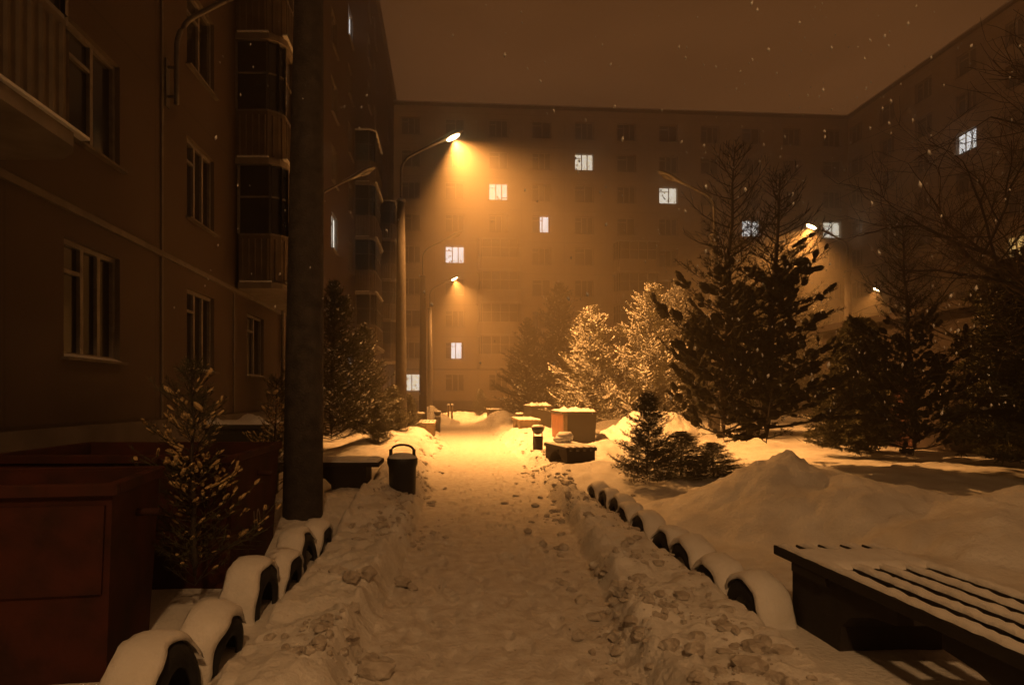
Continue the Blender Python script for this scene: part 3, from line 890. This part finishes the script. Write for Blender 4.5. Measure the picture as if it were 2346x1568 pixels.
def bin_bowl(loc, label, first=[None]):
    if first[0] is None:
        root = empty('litter_bin', (0,0,0)); first[0] = root
        b = MB(); b.lathe([(.12,-.25),(.125,0),(.135,.55)], 20); b.build('body', M_BLACK, root)
        b = MB(); b.box((-.12,-.015,.5),(-.095,.015,.66)); b.box((.095,-.015,.5),(.12,.015,.66)); b.build('bracket', M_BLACK, root)
        b = MB(); b.lathe([(.05,.60),(.09,.63),(.15,.70),(.175,.79),(.165,.79),(.14,.72)], 22, cap1=False); b.build('bowl_lid', M_BLACK, root)
        b = MB(); b.lathe([(.165,.772),(.172,.80),(.13,.842),(.03,.853)], 22, cap0=False); b.build('snow_cap', M_SNOW, root)
    else: root = copy_tree(first[0])
    root.location = loc; tag(root, label, 'litter bin', 'black litter bins by the benches')
bin_hoop((-.67, 8.85, -.02), 'large black litter bin with a hoop handle beside the path')
bin_bowl((2.32, 15.9, .02), 'black bowl-topped litter bin standing left of the olive container')
bin_bowl((-1.15, 25.3, .12), 'bowl-topped litter bin behind the pale bench on the left')
bin_bowl((-.50, 27.4, .14), 'bowl-topped litter bin at the left path edge beyond the pale bench')
bin_bowl((2.85, 24.6, .12), 'bowl-topped litter bin behind the pale bench on the right')
for i, x in enumerate((-.02, .20)):
    b = MB(); b.tube([(0,0,-.2),(0,0,.80)], .07, 10)
    o = b.build('bollard', M_WOODL); o.location = (x, 38.5+i*.1, .25)
    tag(o, ('left' if i == 0 else 'right') + ' one of two short snow-capped posts at the path end', 'post', 'posts at the end of the path')
    s_ = MB(); s_.lathe([(.08,.80),(.09,.84),(.05,.90),(.01,.91)], 12); s_.build('snow_cap', M_SNOW, o)

# ------------------------------------------------------------------ WASTE CONTAINERS
def container(loc, rz, label, Lx, Ly, H, mt, panel=True, top='open', group='waste containers', side_mat=None):
    """origin = front right corner on the ground; body spans x -Lx..0, y 0..Ly"""
    root = empty('waste_container', loc, rz); tag(root, label, 'waste container', group)
    t = .045
    b = MB(); tp = .06
    # four tapering walls
    o0 = [(-Lx+tp, tp), (-tp, tp), (-tp, Ly-tp), (-Lx+tp, Ly-tp)]; o1 = [(-Lx,0),(0,0),(0,Ly),(-Lx,Ly)]
    i0 = [(-Lx+tp+t, tp+t), (-tp-t, tp+t), (-tp-t, Ly-tp-t), (-Lx+tp+t, Ly-tp-t)]; i1 = [(-Lx+t,t),(-t,t),(-t,Ly-t),(-Lx+t,Ly-t)]
    vs = [(x,y,-.1) for x,y in o0] + [(x,y,H) for x,y in o1] + [(x,y,.2) for x,y in i0] + [(x,y,H) for x,y in i1]
    fs = []
    for i in range(4):
        j = (i+1) % 4
        fs += [(i,j,4+j,4+i),(8+j,8+i,12+i,12+j),(4+i,4+j,12+j,12+i)]
    fs.append((8,9,10,11)); b.add(vs, fs); b.build('body', mt, root)
    r_ = MB()
    for a, c in (((-Lx-.03,-.03),(.03,.03)),((-Lx-.03,Ly-.03),(.03,Ly+.03))): r_.box((a[0],a[1],H-.05),(c[0],c[1],H+.02), bev=.01)
    for a, c in (((-.03,.031),(.03,Ly-.031)),((-Lx-.03,.031),(-Lx+.03,Ly-.031))): r_.box((a[0],a[1],H-.05),(c[0],c[1],H+.02), bev=.01)
    r_.build('rim', mt, root)
    rb_ = MB()
    for q in (() if mt is M_RED else (.22, .5, .78)):
        yq = Ly*q
        rb_.add([(-tp-.0,yq-.03,.05),(-tp,yq+.03,.05),(.0,yq+.03,H-.06),(.0,yq-.03,H-.06),(-tp+.028,yq-.02,.05),(-tp+.028,yq+.02,.05),(.028,yq+.02,H-.06),(.028,yq-.02,H-.06)],
                [(4,5,6,7),(0,4,7,3),(5,1,2,6),(0,1,5,4),(3,7,6,2)])
    rb_.tube([(-.02,Ly*.5,H-.22),(.12,Ly*.5,H-.22)], .025, 10)
    rb_.build('stiffener', mt, root)
    if panel:
        p = MB()
        for x0 in np.arange(-Lx+.12, -.2, max(1.0, Lx/2)):
            x1 = min(x0 + max(1.0, Lx/2) - .06, -.035)
            p.add([(x0,-.022+.0,H-.10),(x1,-.022,H-.10),(x1-.03,.012,.50),(x0+.03,.012,.50),
                   (x0,.01,H-.10),(x1,.01,H-.10),(x1-.03,.047,.50),(x0+.03,.047,.50)],
                  [(3,2,1,0),(0,1,5,4),(1,2,6,5),(2,3,7,6),(3,0,4,7)])
        p.build('front_panel', mt, root)
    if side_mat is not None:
        s_ = MB(); s_.add([(-Lx-.006,.02,H-.06),(-Lx-.006,Ly-.02,H-.06),(-Lx+tp-.006,Ly-tp,-.1),(-Lx+tp-.006,tp,-.1)], [(0,1,2,3)]); s_.build('lamplit_side', side_mat, root)  # sheet over the side, coloured as if the path lamp lit it
        s_ = MB(); s_.box((-Lx+.0,-.05,0),(-Lx+.12,-.031,H)); s_.build('corner_post', M_WOODL, root)
    if top == 'snow':
        rr = np.random.RandomState(int(abs(loc[0]*31+loc[1]*7)))
        n = 14; k = 10; vs = []
        for j in range(k):
            for i in range(n):
                x = -Lx-.02 + (Lx+.04)*i/(n-1); y = -.02 + (Ly+.04)*j/(k-1)
                e = 0 if i in (0,n-1) or j in (0,k-1) else 1
                vs.append((x, y, H+.021+e*(.04 + .11*rr.rand()*max(0, math.sin(i*.7+j*.5)))))
        s_ = MB(); s_.add(vs, [(j*n+i, j*n+i+1, (j+1)*n+i+1, (j+1)*n+i) for j in range(k-1) for i in range(n-1)], True)
        s_.build('snow_cap', M_SNOW, root)
    return root
container((-1.87, 3.40, 0), math.radians(9), 'large red waste container cropped by the left edge', 2.5, .85, 1.10, M_RED)
c2 = container((-1.78, 5.05, 0), math.radians(1), 'red waste container with a faded number, behind the small snowy conifer', 2.0, 1.45, 1.10, M_RED)
container((-2.72, 9.2, 0), math.radians(2), 'dark waste container half hidden behind the foreground lamp post', .95, .9, 1.16, M_OLIVE, top='snow')
container((4.36, 18.0, .04), 0, 'olive waste container with its lamp-lit side coloured orange and snow on top', .99, 2.1, 1.10, M_OLIVE, panel=False, top='snow', side_mat=M_LITSIDE)
container((4.10, 24.2, .12), 0, 'brown waste container beyond the olive one', .85, 2.3, 1.1, M_OLIVE, panel=False, top='snow')
# faded number stencilled on the side of the second red container
fc = bpy.data.curves.new('number_marking', 'FONT'); fc.body = '10'; fc.size = .26; fc.align_x = 'CENTER'
fo = bpy.data.objects.new('tmp_text', fc); C.objects.link(fo)
bpy.context.view_layer.update()
fm = bpy.data.meshes.new_from_object(fo.evaluated_get(bpy.context.evaluated_depsgraph_get()))
bpy.data.objects.remove(fo)
fm.name = 'number_marking'; fm.materials.clear(); fm.materials.append(M_MARK)
o = link('number_marking', fm, c2, (-.012, .70, .36), (PI/2+math.radians(-3), 0, PI/2))
o['label'] = 'faded stencilled number 10'

# ------------------------------------------------------------------ TREES
def frame_from_dir(D, yaw_up=None):
    D = D/np.linalg.norm(D, axis=1)[:, None]
    up = np.tile(np.array([0,0,1.0]), (len(D),1))
    Y = np.cross(up, D); nn = np.linalg.norm(Y, axis=1)[:, None]; Y = Y/np.maximum(nn, 1e-6)
    Z = np.cross(D, Y)
    return np.stack([D, Y, Z], -1)

class Tree:
    def __init__(s, seed):
        s.r = np.random.RandomState(seed); s.wood = MB(); s.twig = MB()
        s.tp = []; s.td = []; s.tw = []     # twig sample points / directions
    def branch(s, p0, d, L, r0, curve_up, nseg=5):
        pts = [p0]; d = d/np.linalg.norm(d)
        for i in range(nseg):
            d = d + np.array([0,0,curve_up/nseg]) + s.r.normal(0,.05,3); d /= np.linalg.norm(d)
            pts.append(pts[-1] + d*L/nseg)
        return pts
    def conifer(s, H, R, zb=.10, nb=90, twigs=9, bare=.25, shape=.85, curve=.25, lean=0, nleader=1, up0=.1, thick=1.0, twl=.34, jag=.27, step=.05):
        r = s.r
        # trunk(s)
        tr = [np.array([lean*H*(t**1.5)*.2 + .02*H*math.sin(3*t)*r.normal()*.3, .015*H*math.sin(4*t+1), H*t]) for t in np.linspace(-.03, 1, 10)]
        rad = [thick*(.012*H+.02)*(1-.95*t)+.004 for t in np.linspace(0,1,10)]
        s.wood.tube(tr, rad, 8)
        def at(t):
            f = t*9; i = min(8, int(f)); return tr[i]*(1-(f-i)) + tr[i+1]*(f-i)
        for b in range(nb):
            t = zb + (1-zb)*((b+r.rand())/nb)**.92
            if t > .985: t = .985
            z = t
            L = R*max(.10, (1-((z-zb)/(1-zb)))**shape)*r.uniform(.9-jag, .9+jag)
            if z < zb+.08: L *= .75
            az = b*2.39996 + r.normal()*.35
            upw = up0 + .9*max(0, z-.55) + r.normal()*.12
            d = np.array([math.cos(az), math.sin(az), upw])
            pts = s.branch(at(t), d, L, 0, curve, 5)
            rb = thick*max(.004, .010*L+.003)
            s.wood.tube(pts, list(np.linspace(rb, .003, len(pts))), 4, cap=False)
            isbare = z > 1-bare
            nt = max(2, int(twigs*(.45+.55*L/R)))
            for q in range(nt):
                u = .22 + .78*(q+r.rand()*.6)/nt
                f = min(u, .999)*(len(pts)-1); i = int(f); p = pts[i]*(1-(f-i)) + pts[i+1]*(f-i)
                dd = pts[i+1]-pts[i]; dd /= np.linalg.norm(dd)
                side = np.cross(dd, [0,0,1]); side /= (np.linalg.norm(side)+1e-6)
                sg = 1 if q % 2 else -1
                td = dd*.75 + side*sg*r.uniform(.4,.9) + np.array([0,0,r.normal()*.18+.08+(.25 if isbare else 0)])
                tl = twl*L*r.uniform(.55,1.15)*(1.15-u*.6) + .04
                tp = s.branch(p, td, tl, 0, .1, 3)
                s.twig.tube(tp, [.0042*thick, .0036*thick, .003*thick, .002], 3, cap=False)
                if isbare:
                    for _ in range(2):
                        p2 = tp[r.randint(1,3)]; d2 = td + r.normal(0,.5,3)
                        t2 = s.branch(p2, d2, tl*.5, 0, .1, 2); s.twig.tube(t2, [.003*thick,.0025,.0018], 3, cap=False)
                m = max(2, int(tl/step))
                for w_ in range(m):
                    f = (w_+r.rand())/m*3; f = min(f, 2.99); i2 = int(f)
                    s.tp.append(tp[i2]*(1-(f-i2)) + tp[i2+1]*(f-i2)); s.td.append(tp[i2+1]-tp[i2]); s.tw.append(z)
        s.tp = np.array(s.tp); s.td = np.array(s.td); s.tw = np.array(s.tw)
        return s
    def needles(s, keep=1.0, ln=.07, per=4, wd=.006, zmax=1.0):
        r = s.r
        m = (r.rand(len(s.tp)) < keep) & (s.tw < zmax)
        P = np.repeat(s.tp[m], per, 0); D = np.repeat(s.td[m], per, 0); D = D/np.linalg.norm(D, axis=1)[:,None]
        D = D*.7 + r.normal(0,.55,D.shape); D /= np.linalg.norm(D, axis=1)[:,None]
        W = np.cross(D, r.normal(0,1,D.shape)); W /= np.linalg.norm(W, axis=1)[:,None]
        L = ln*r.uniform(.6,1.3,(len(P),1))
        a = P - W*wd; b = P + W*wd; c = P + D*L + W*wd*.5; d = P + D*L - W*wd*.5
        V_ = np.stack([a,b,c,d],1).reshape(-1,3)
        F_ = np.arange(len(V_)).reshape(-1,4)
        return V_, F_
    def dark(s, *a, **k): return s.pads(*a, **k)
    def pads(s, frac=.3, ln=(.05,.10), wd=.45, th=.35, hi=False, zmax=1.0, clump=None, zmin=0.0, low=0.15, gate=False):
        r = s.r
        pr = np.full(len(s.tp), frac)
        if clump:
            n = fbm(s.tp[:,0]*1.0+s.tp[:,2]*.7, s.tp[:,1]-s.tp[:,2], clump, 2, 3); pr = pr*(np.clip(-.5+9*n, 0, 3.5) if gate else np.clip(.5+3.0*n, 0, 2.2))
        pr = np.where(s.tw < zmin, pr*low, pr)
        m = (r.rand(len(s.tp)) < pr) & (s.tw < zmax)
        P = s.tp[m]; D = s.td[m] + np.array([0,0,0])
        L = r.uniform(ln[0], ln[1], len(P))*(1+.6*(r.rand(len(P)) < .12))
        S_ = np.stack([L, L*wd*r.uniform(.7,1.3,len(P)), L*th*r.uniform(.8,1.3,len(P))], -1)
        Fm = frame_from_dir(D)
        P = P + np.array([0,0,.012])
        return blobs(P, S_, None, (ICO_V, ICO_F) if hi else (OCT_V, OCT_F), jit=.25, seed=1, frames=Fm)

def cat2(a, b):
    bv, bf = b; q = np.concatenate([bf, bf[:, :1]], 1)      # triangles kept as degenerate-free fans below
    return (a[0], a[1], bv, bf)
def tree_meshes(T, nd, pd):
    a = T.wood.mesh('trunk', M_BARK)
    # twigs and needles together make the crown
    vs = np.array(T.twig.v); q = [f for f in T.twig.f]
    nv, nf = nd[:2]
    if len(nd) == 4:
        V_ = np.concatenate([vs, nv, nd[2]])
        F4 = np.concatenate([np.array(q), nf + len(vs)])
        F3 = nd[3] + len(vs) + len(nv)
        tri = np.concatenate([F4[:, [0,1,2]], F4[:, [0,2,3]], F3])
        me = np_mesh('crown', V_, tri, M_NEEDLE, False)
    else:
        V_ = np.concatenate([vs, nv]); F_ = np.concatenate([np.array(q), nf + len(vs)])
        me = np_mesh('crown', V_, F_, M_NEEDLE, False)
    sn = np_mesh('snow_pads', pd[0], pd[1], M_SNOW, True)
    return a, me, sn
def plant(ms, loc, label, name='conifer', cat='tree', group=None, s_=1.0, rz=0, sz=None, tilt=0):
    root = empty(name, loc, rz); tag(root, label, cat, group)
    root.scale = (s_, s_, sz or s_); root.rotation_euler = (0, tilt, rz)
    link('trunk', ms[0], root); cr = link('crown', ms[1], root); sp = link('leaves' if ms[2].name.startswith('leaves') else 'snow_pads', ms[2], cr); sp['kind'] = 'stuff'
    return root

# dense snowy spruce, 5.5 m
T = Tree(11).conifer(5.5, 1.85, .03, 360, 15, .16, .60, .45, up0=.12, jag=.42, step=.032)
SPRUCE = tree_meshes(T, T.needles(.8, .06, 3, .006), T.pads(.85, (.018,.052), .55, .42, clump=1.4))
T = Tree(12).conifer(5.2, 1.75, .05, 250, 13, .22, .65, .45, up0=.2, jag=.42)
SPRUCE2 = tree_meshes(T, T.needles(1, .075, 4, .008), T.pads(.22, (.03,.07), .5, .35, clump=1.4))
# tall open larch-like conifer with bare tops and big pads
T = Tree(21).conifer(6.5, 1.85, .08, 135, 10, .36, .45, .60, lean=.2, up0=.06, thick=1.5, twl=.40, jag=.5)
LARCH = tree_meshes(T, cat2(T.needles(.55, .08, 4, .008, zmax=.72), T.pads(.50, (.04,.115), .62, .5, hi=True, zmax=.64, clump=1.5)), T.pads(.012, (.02,.05), .5, .35, zmax=.6))
T = Tree(22).conifer(6.3, 1.75, .10, 120, 10, .42, .45, .60, lean=-.2, up0=.08, thick=1.3, twl=.40, jag=.5)
M_DARKN = mat('dark_needles', (.030, .028, .016), .85, noise=5, spec=.1)
LARCH2 = tree_meshes(T, cat2(T.needles(.55, .08, 4, .008, zmax=.68), T.pads(.48, (.04,.115), .62, .5, hi=True, zmax=.58, clump=1.5)), T.pads(.012, (.02,.05), .5, .35, zmax=.6))
LARCH[1].materials[0] = M_DARKN; LARCH2[1].materials[0] = M_DARKN
# young tree beside the red containers
T = Tree(31).conifer(1.85, .60, .02, 85, 9, .30, .50, .5, up0=.3, thick=.6, twl=.45, jag=.45)
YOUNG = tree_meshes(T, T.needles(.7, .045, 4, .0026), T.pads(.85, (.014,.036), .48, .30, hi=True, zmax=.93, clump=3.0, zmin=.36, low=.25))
T = Tree(32).conifer(1.7, .66, .0, 260, 11, .05, .62, .35, up0=.12, thick=.5, twl=.40, jag=.4)
YOUNG[2].materials[0] = mat('gold_lit_leaves', (.66, .50, .26), .7, noise=5, col2=(.34, .22, .09)); YOUNG[2].name = 'leaves'  # brown leaf tips with their golden highlights put into the colour
BUSH = tree_meshes(T, T.needles(1, .045, 5, .0038), T.pads(.10, (.014,.035), .5, .4, clump=2.0))
# very dense dark spruce
T = Tree(41).conifer(4.6, 1.35, .10, 230, 12, .05, .55, .05, up0=.0, thick=1.1)
DENSE = tree_meshes(T, T.needles(1, .11, 5, .016), T.pads(.035, (.05,.10), .5, .35, clump=1.2))

G1 = 'snowy conifers of the courtyard'
plant(SPRUCE, (5.5, 23.6, .1), 'brightly lit snowy conifer right behind the olive container', group=G1, s_=.93, sz=.90)
plant(SPRUCE, (7.55, 23.0, .1), 'brightly lit snowy conifer beside the tall dark tree', group=G1, s_=1.04, rz=2.1)
plant(SPRUCE, (9.7, 25.5, .1), 'lit snowy conifer glimpsed through the tall dark tree', group=G1, s_=1.15, rz=4.0)
plant(SPRUCE2, (14.6, 26.6, 0), 'tall lit conifer in front of the right-hand glowing lamp', group=G1, s_=1.50, rz=1.0)
plant(SPRUCE2, (12.0, 24.5, 0), 'lit conifer behind the right side of the tall dark tree', group=G1, s_=1.15, rz=3.0)
plant(SPRUCE2, (3.9, 30.5, .1), 'hazy brown conifer right of the far path, its left edge glowing', group=G1, s_=1.02, rz=.4)
plant(SPRUCE2, (5.9, 33.0, .1), 'taller hazy conifer behind the glowing one by the container', group=G1, s_=1.45, rz=2.4)
plant(SPRUCE2, (-2.95, 15.6, .1), 'dark conifer left of the path just beyond the foreground post', group=G1, s_=.84, rz=.9)
plant(SPRUCE2, (-2.45, 17.6, .2), 'dark conifer close to the first glowing lamp', group=G1, s_=.66, rz=2.9)
plant(BUSH, (-1.75, 19.0, .2), 'small bright snowy conifer left of the lamp post foot', group=G1, s_=1.0, rz=1)
plant(BUSH, (-1.35, 20.6, .2), 'small bright snowy conifer right of the lamp post foot', group=G1, s_=.85, rz=3)
plant(BUSH, (-1.95, 16.8, .2), 'low snowy conifer at the left bank before the lamp', group=G1, s_=.7, rz=5)
plant(BUSH, (2.25, 43.0, .2), 'small snowy conifer in front of the far block', group=G1, s_=1.1, rz=5)
plant(LARCH, (7.05, 13.4, 0), 'tall dark conifer with bare twiggy top and thick trunk', group='tall dark trees on the right', s_=.90, sz=1.0, rz=.6)
plant(LARCH2, (6.15, 13.7, 0), 'leaning tall dark tree left of the thick trunk, higher bare top', group='tall dark trees on the right', s_=.95, sz=1.14, rz=2.7)
plant(BUSH, (3.42, 10.5, 0), 'small dark conifer by the row of tyres', group=G1, s_=.95, rz=.3)
plant(BUSH, (4.3, 11.2, 0), 'low dark bushy conifer under the tall tree', group=G1, s_=1.15, rz=1.9, sz=.55, tilt=.10)
plant(BUSH, (4.95, 11.5, 0), 'low dark bushy conifer beside the big heap', group=G1, s_=1.1, rz=3.9, sz=.42, tilt=-.12)
plant(DENSE, (10.0, 15.2, 0), 'solid dark conifer before the low building', group=G1, s_=.76, rz=1)
plant(DENSE, (11.3, 16.6, 0), 'broad dark conifer left of the red door', group=G1, s_=.80, rz=3)
plant(LARCH2, (9.1, 12.0, 0), 'slim dark tree with visible trunk right of the solid conifer', group='tall dark trees on the right', s_=.62, rz=5, sz=.82)
plant(DENSE, (12.2, 13.4, 0), 'dark conifer mass before the low building near the right edge', group=G1, s_=.98, rz=5)
plant(DENSE, (11.0, 10.6, 0), 'large dark conifer at the right edge of the view', group=G1, s_=1.2, rz=2)
plant(YOUNG, (-1.93, 4.62, 0), 'young conifer with golden highlights coloured into its leaf tips between the red containers', name='young_conifer', group=G1, s_=.98)
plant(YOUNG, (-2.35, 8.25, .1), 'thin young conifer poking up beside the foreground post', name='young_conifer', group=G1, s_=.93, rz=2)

# big bare tree at the right edge
def bare_tree(seed, H, name, loc, label):
    r = np.random.RandomState(seed); wood = MB(); tw = MB()
    def rec(p, d, L, rad, depth):
        pts = [p]
        for i in range(5):
            d = d + r.normal(0,.13,3) + np.array([0,0,.05]); d /= np.linalg.norm(d)
            pts.append(pts[-1] + d*L/5)
        (wood if rad > .012 else tw).tube(pts, list(np.linspace(rad, rad*.55, 6)), 6 if rad > .02 else 4 if rad > .008 else 3, cap=False)
        if depth >= 5 or rad < .0028: return
        n = 4 if depth < 2 else 5
        for k in range(n):
            i = r.randint(1, 6); q = pts[i]
            nd = d*.75 + r.normal(0,.62,3)*np.array([1,1,.65]); nd /= np.linalg.norm(nd)
            rec(q, nd, L*r.uniform(.55,.78), rad*.55*r.uniform(.8,1.05), depth+1)
    tr = [np.array([0,0,-.2]), np.array([.02,0,1.2]), np.array([-.05,0,2.4])]
    wood.tube(tr, [.16,.13,.11], 10)
    for k in range(7):
        az = k*2.4+.5; t = 1.5 + k*.2
        rec(np.array([-.03,0,min(t,2.4)]), np.array([math.cos(az)*.75, math.sin(az)*.75, .75]), H*.38, .05, 1)
    rec(tr[-1], np.array([0,0,1.0]), H*.45, .075, 1)
    root = empty(name, loc); tag(root, label, 'tree')
    wood.build('trunk', M_BARK, root); cr = tw.build('twigs', M_TWIG, root)
bare_tree(7, 6.4, 'bare_tree', (9.5, 8.8, 0), 'bare leafless tree whose thin branches reach in from the right edge')

# ------------------------------------------------------------------ falling snow
r = np.random.RandomState(77)
P = []; 
while len(P) < 560:
    yy = r.uniform(3.2, 10.0)
    px = r.uniform(-640, 1330) if r.rand() < .25 else r.normal(820, 300)
    py = r.uniform(-60, 900)
    x = px/1400*yy; z = 1.6 + py/1400*yy
    if z < .6 or x < -3.3 or abs(x) < .2 and yy < 3: continue
    P.append((x, yy, z))
P = np.array(P)
s_ = r.uniform(.0045, .0105, len(P))
v_, f_ = blobs(P, np.stack([s_, s_, s_*1.9], -1), None, (OCT_V, OCT_F), .3, 4,
               np.array([Matrix.Rotation(r.uniform(-.5,.5),3,'Y') for _ in P]))
tag(link('falling_snow', np_mesh('falling_snow', v_, f_, M_SNOW)), 'sparse snowflakes falling through the night air', 'snowflakes', kind='stuff')

# ------------------------------------------------------------------ haze
hz = MB(); hz.box((-166, -36, -1.8), (166, 166, 28.6))
mh = bpy.data.materials.new('haze'); mh.use_nodes = True
t = mh.node_tree; t.nodes.clear()
o_ = t.nodes.new('ShaderNodeOutputMaterial'); pv = t.nodes.new('ShaderNodeVolumePrincipled')
pv.inputs['Color'].default_value = (.99, .87, .68, 1); pv.inputs['Density'].default_value = .019
pv.inputs['Anisotropy'].default_value = .74
t.links.new(pv.outputs[0], o_.inputs['Volume'])
tag(hz.build('haze', mh), 'orange-lit snowy haze filling the courtyard air', 'haze', kind='stuff')
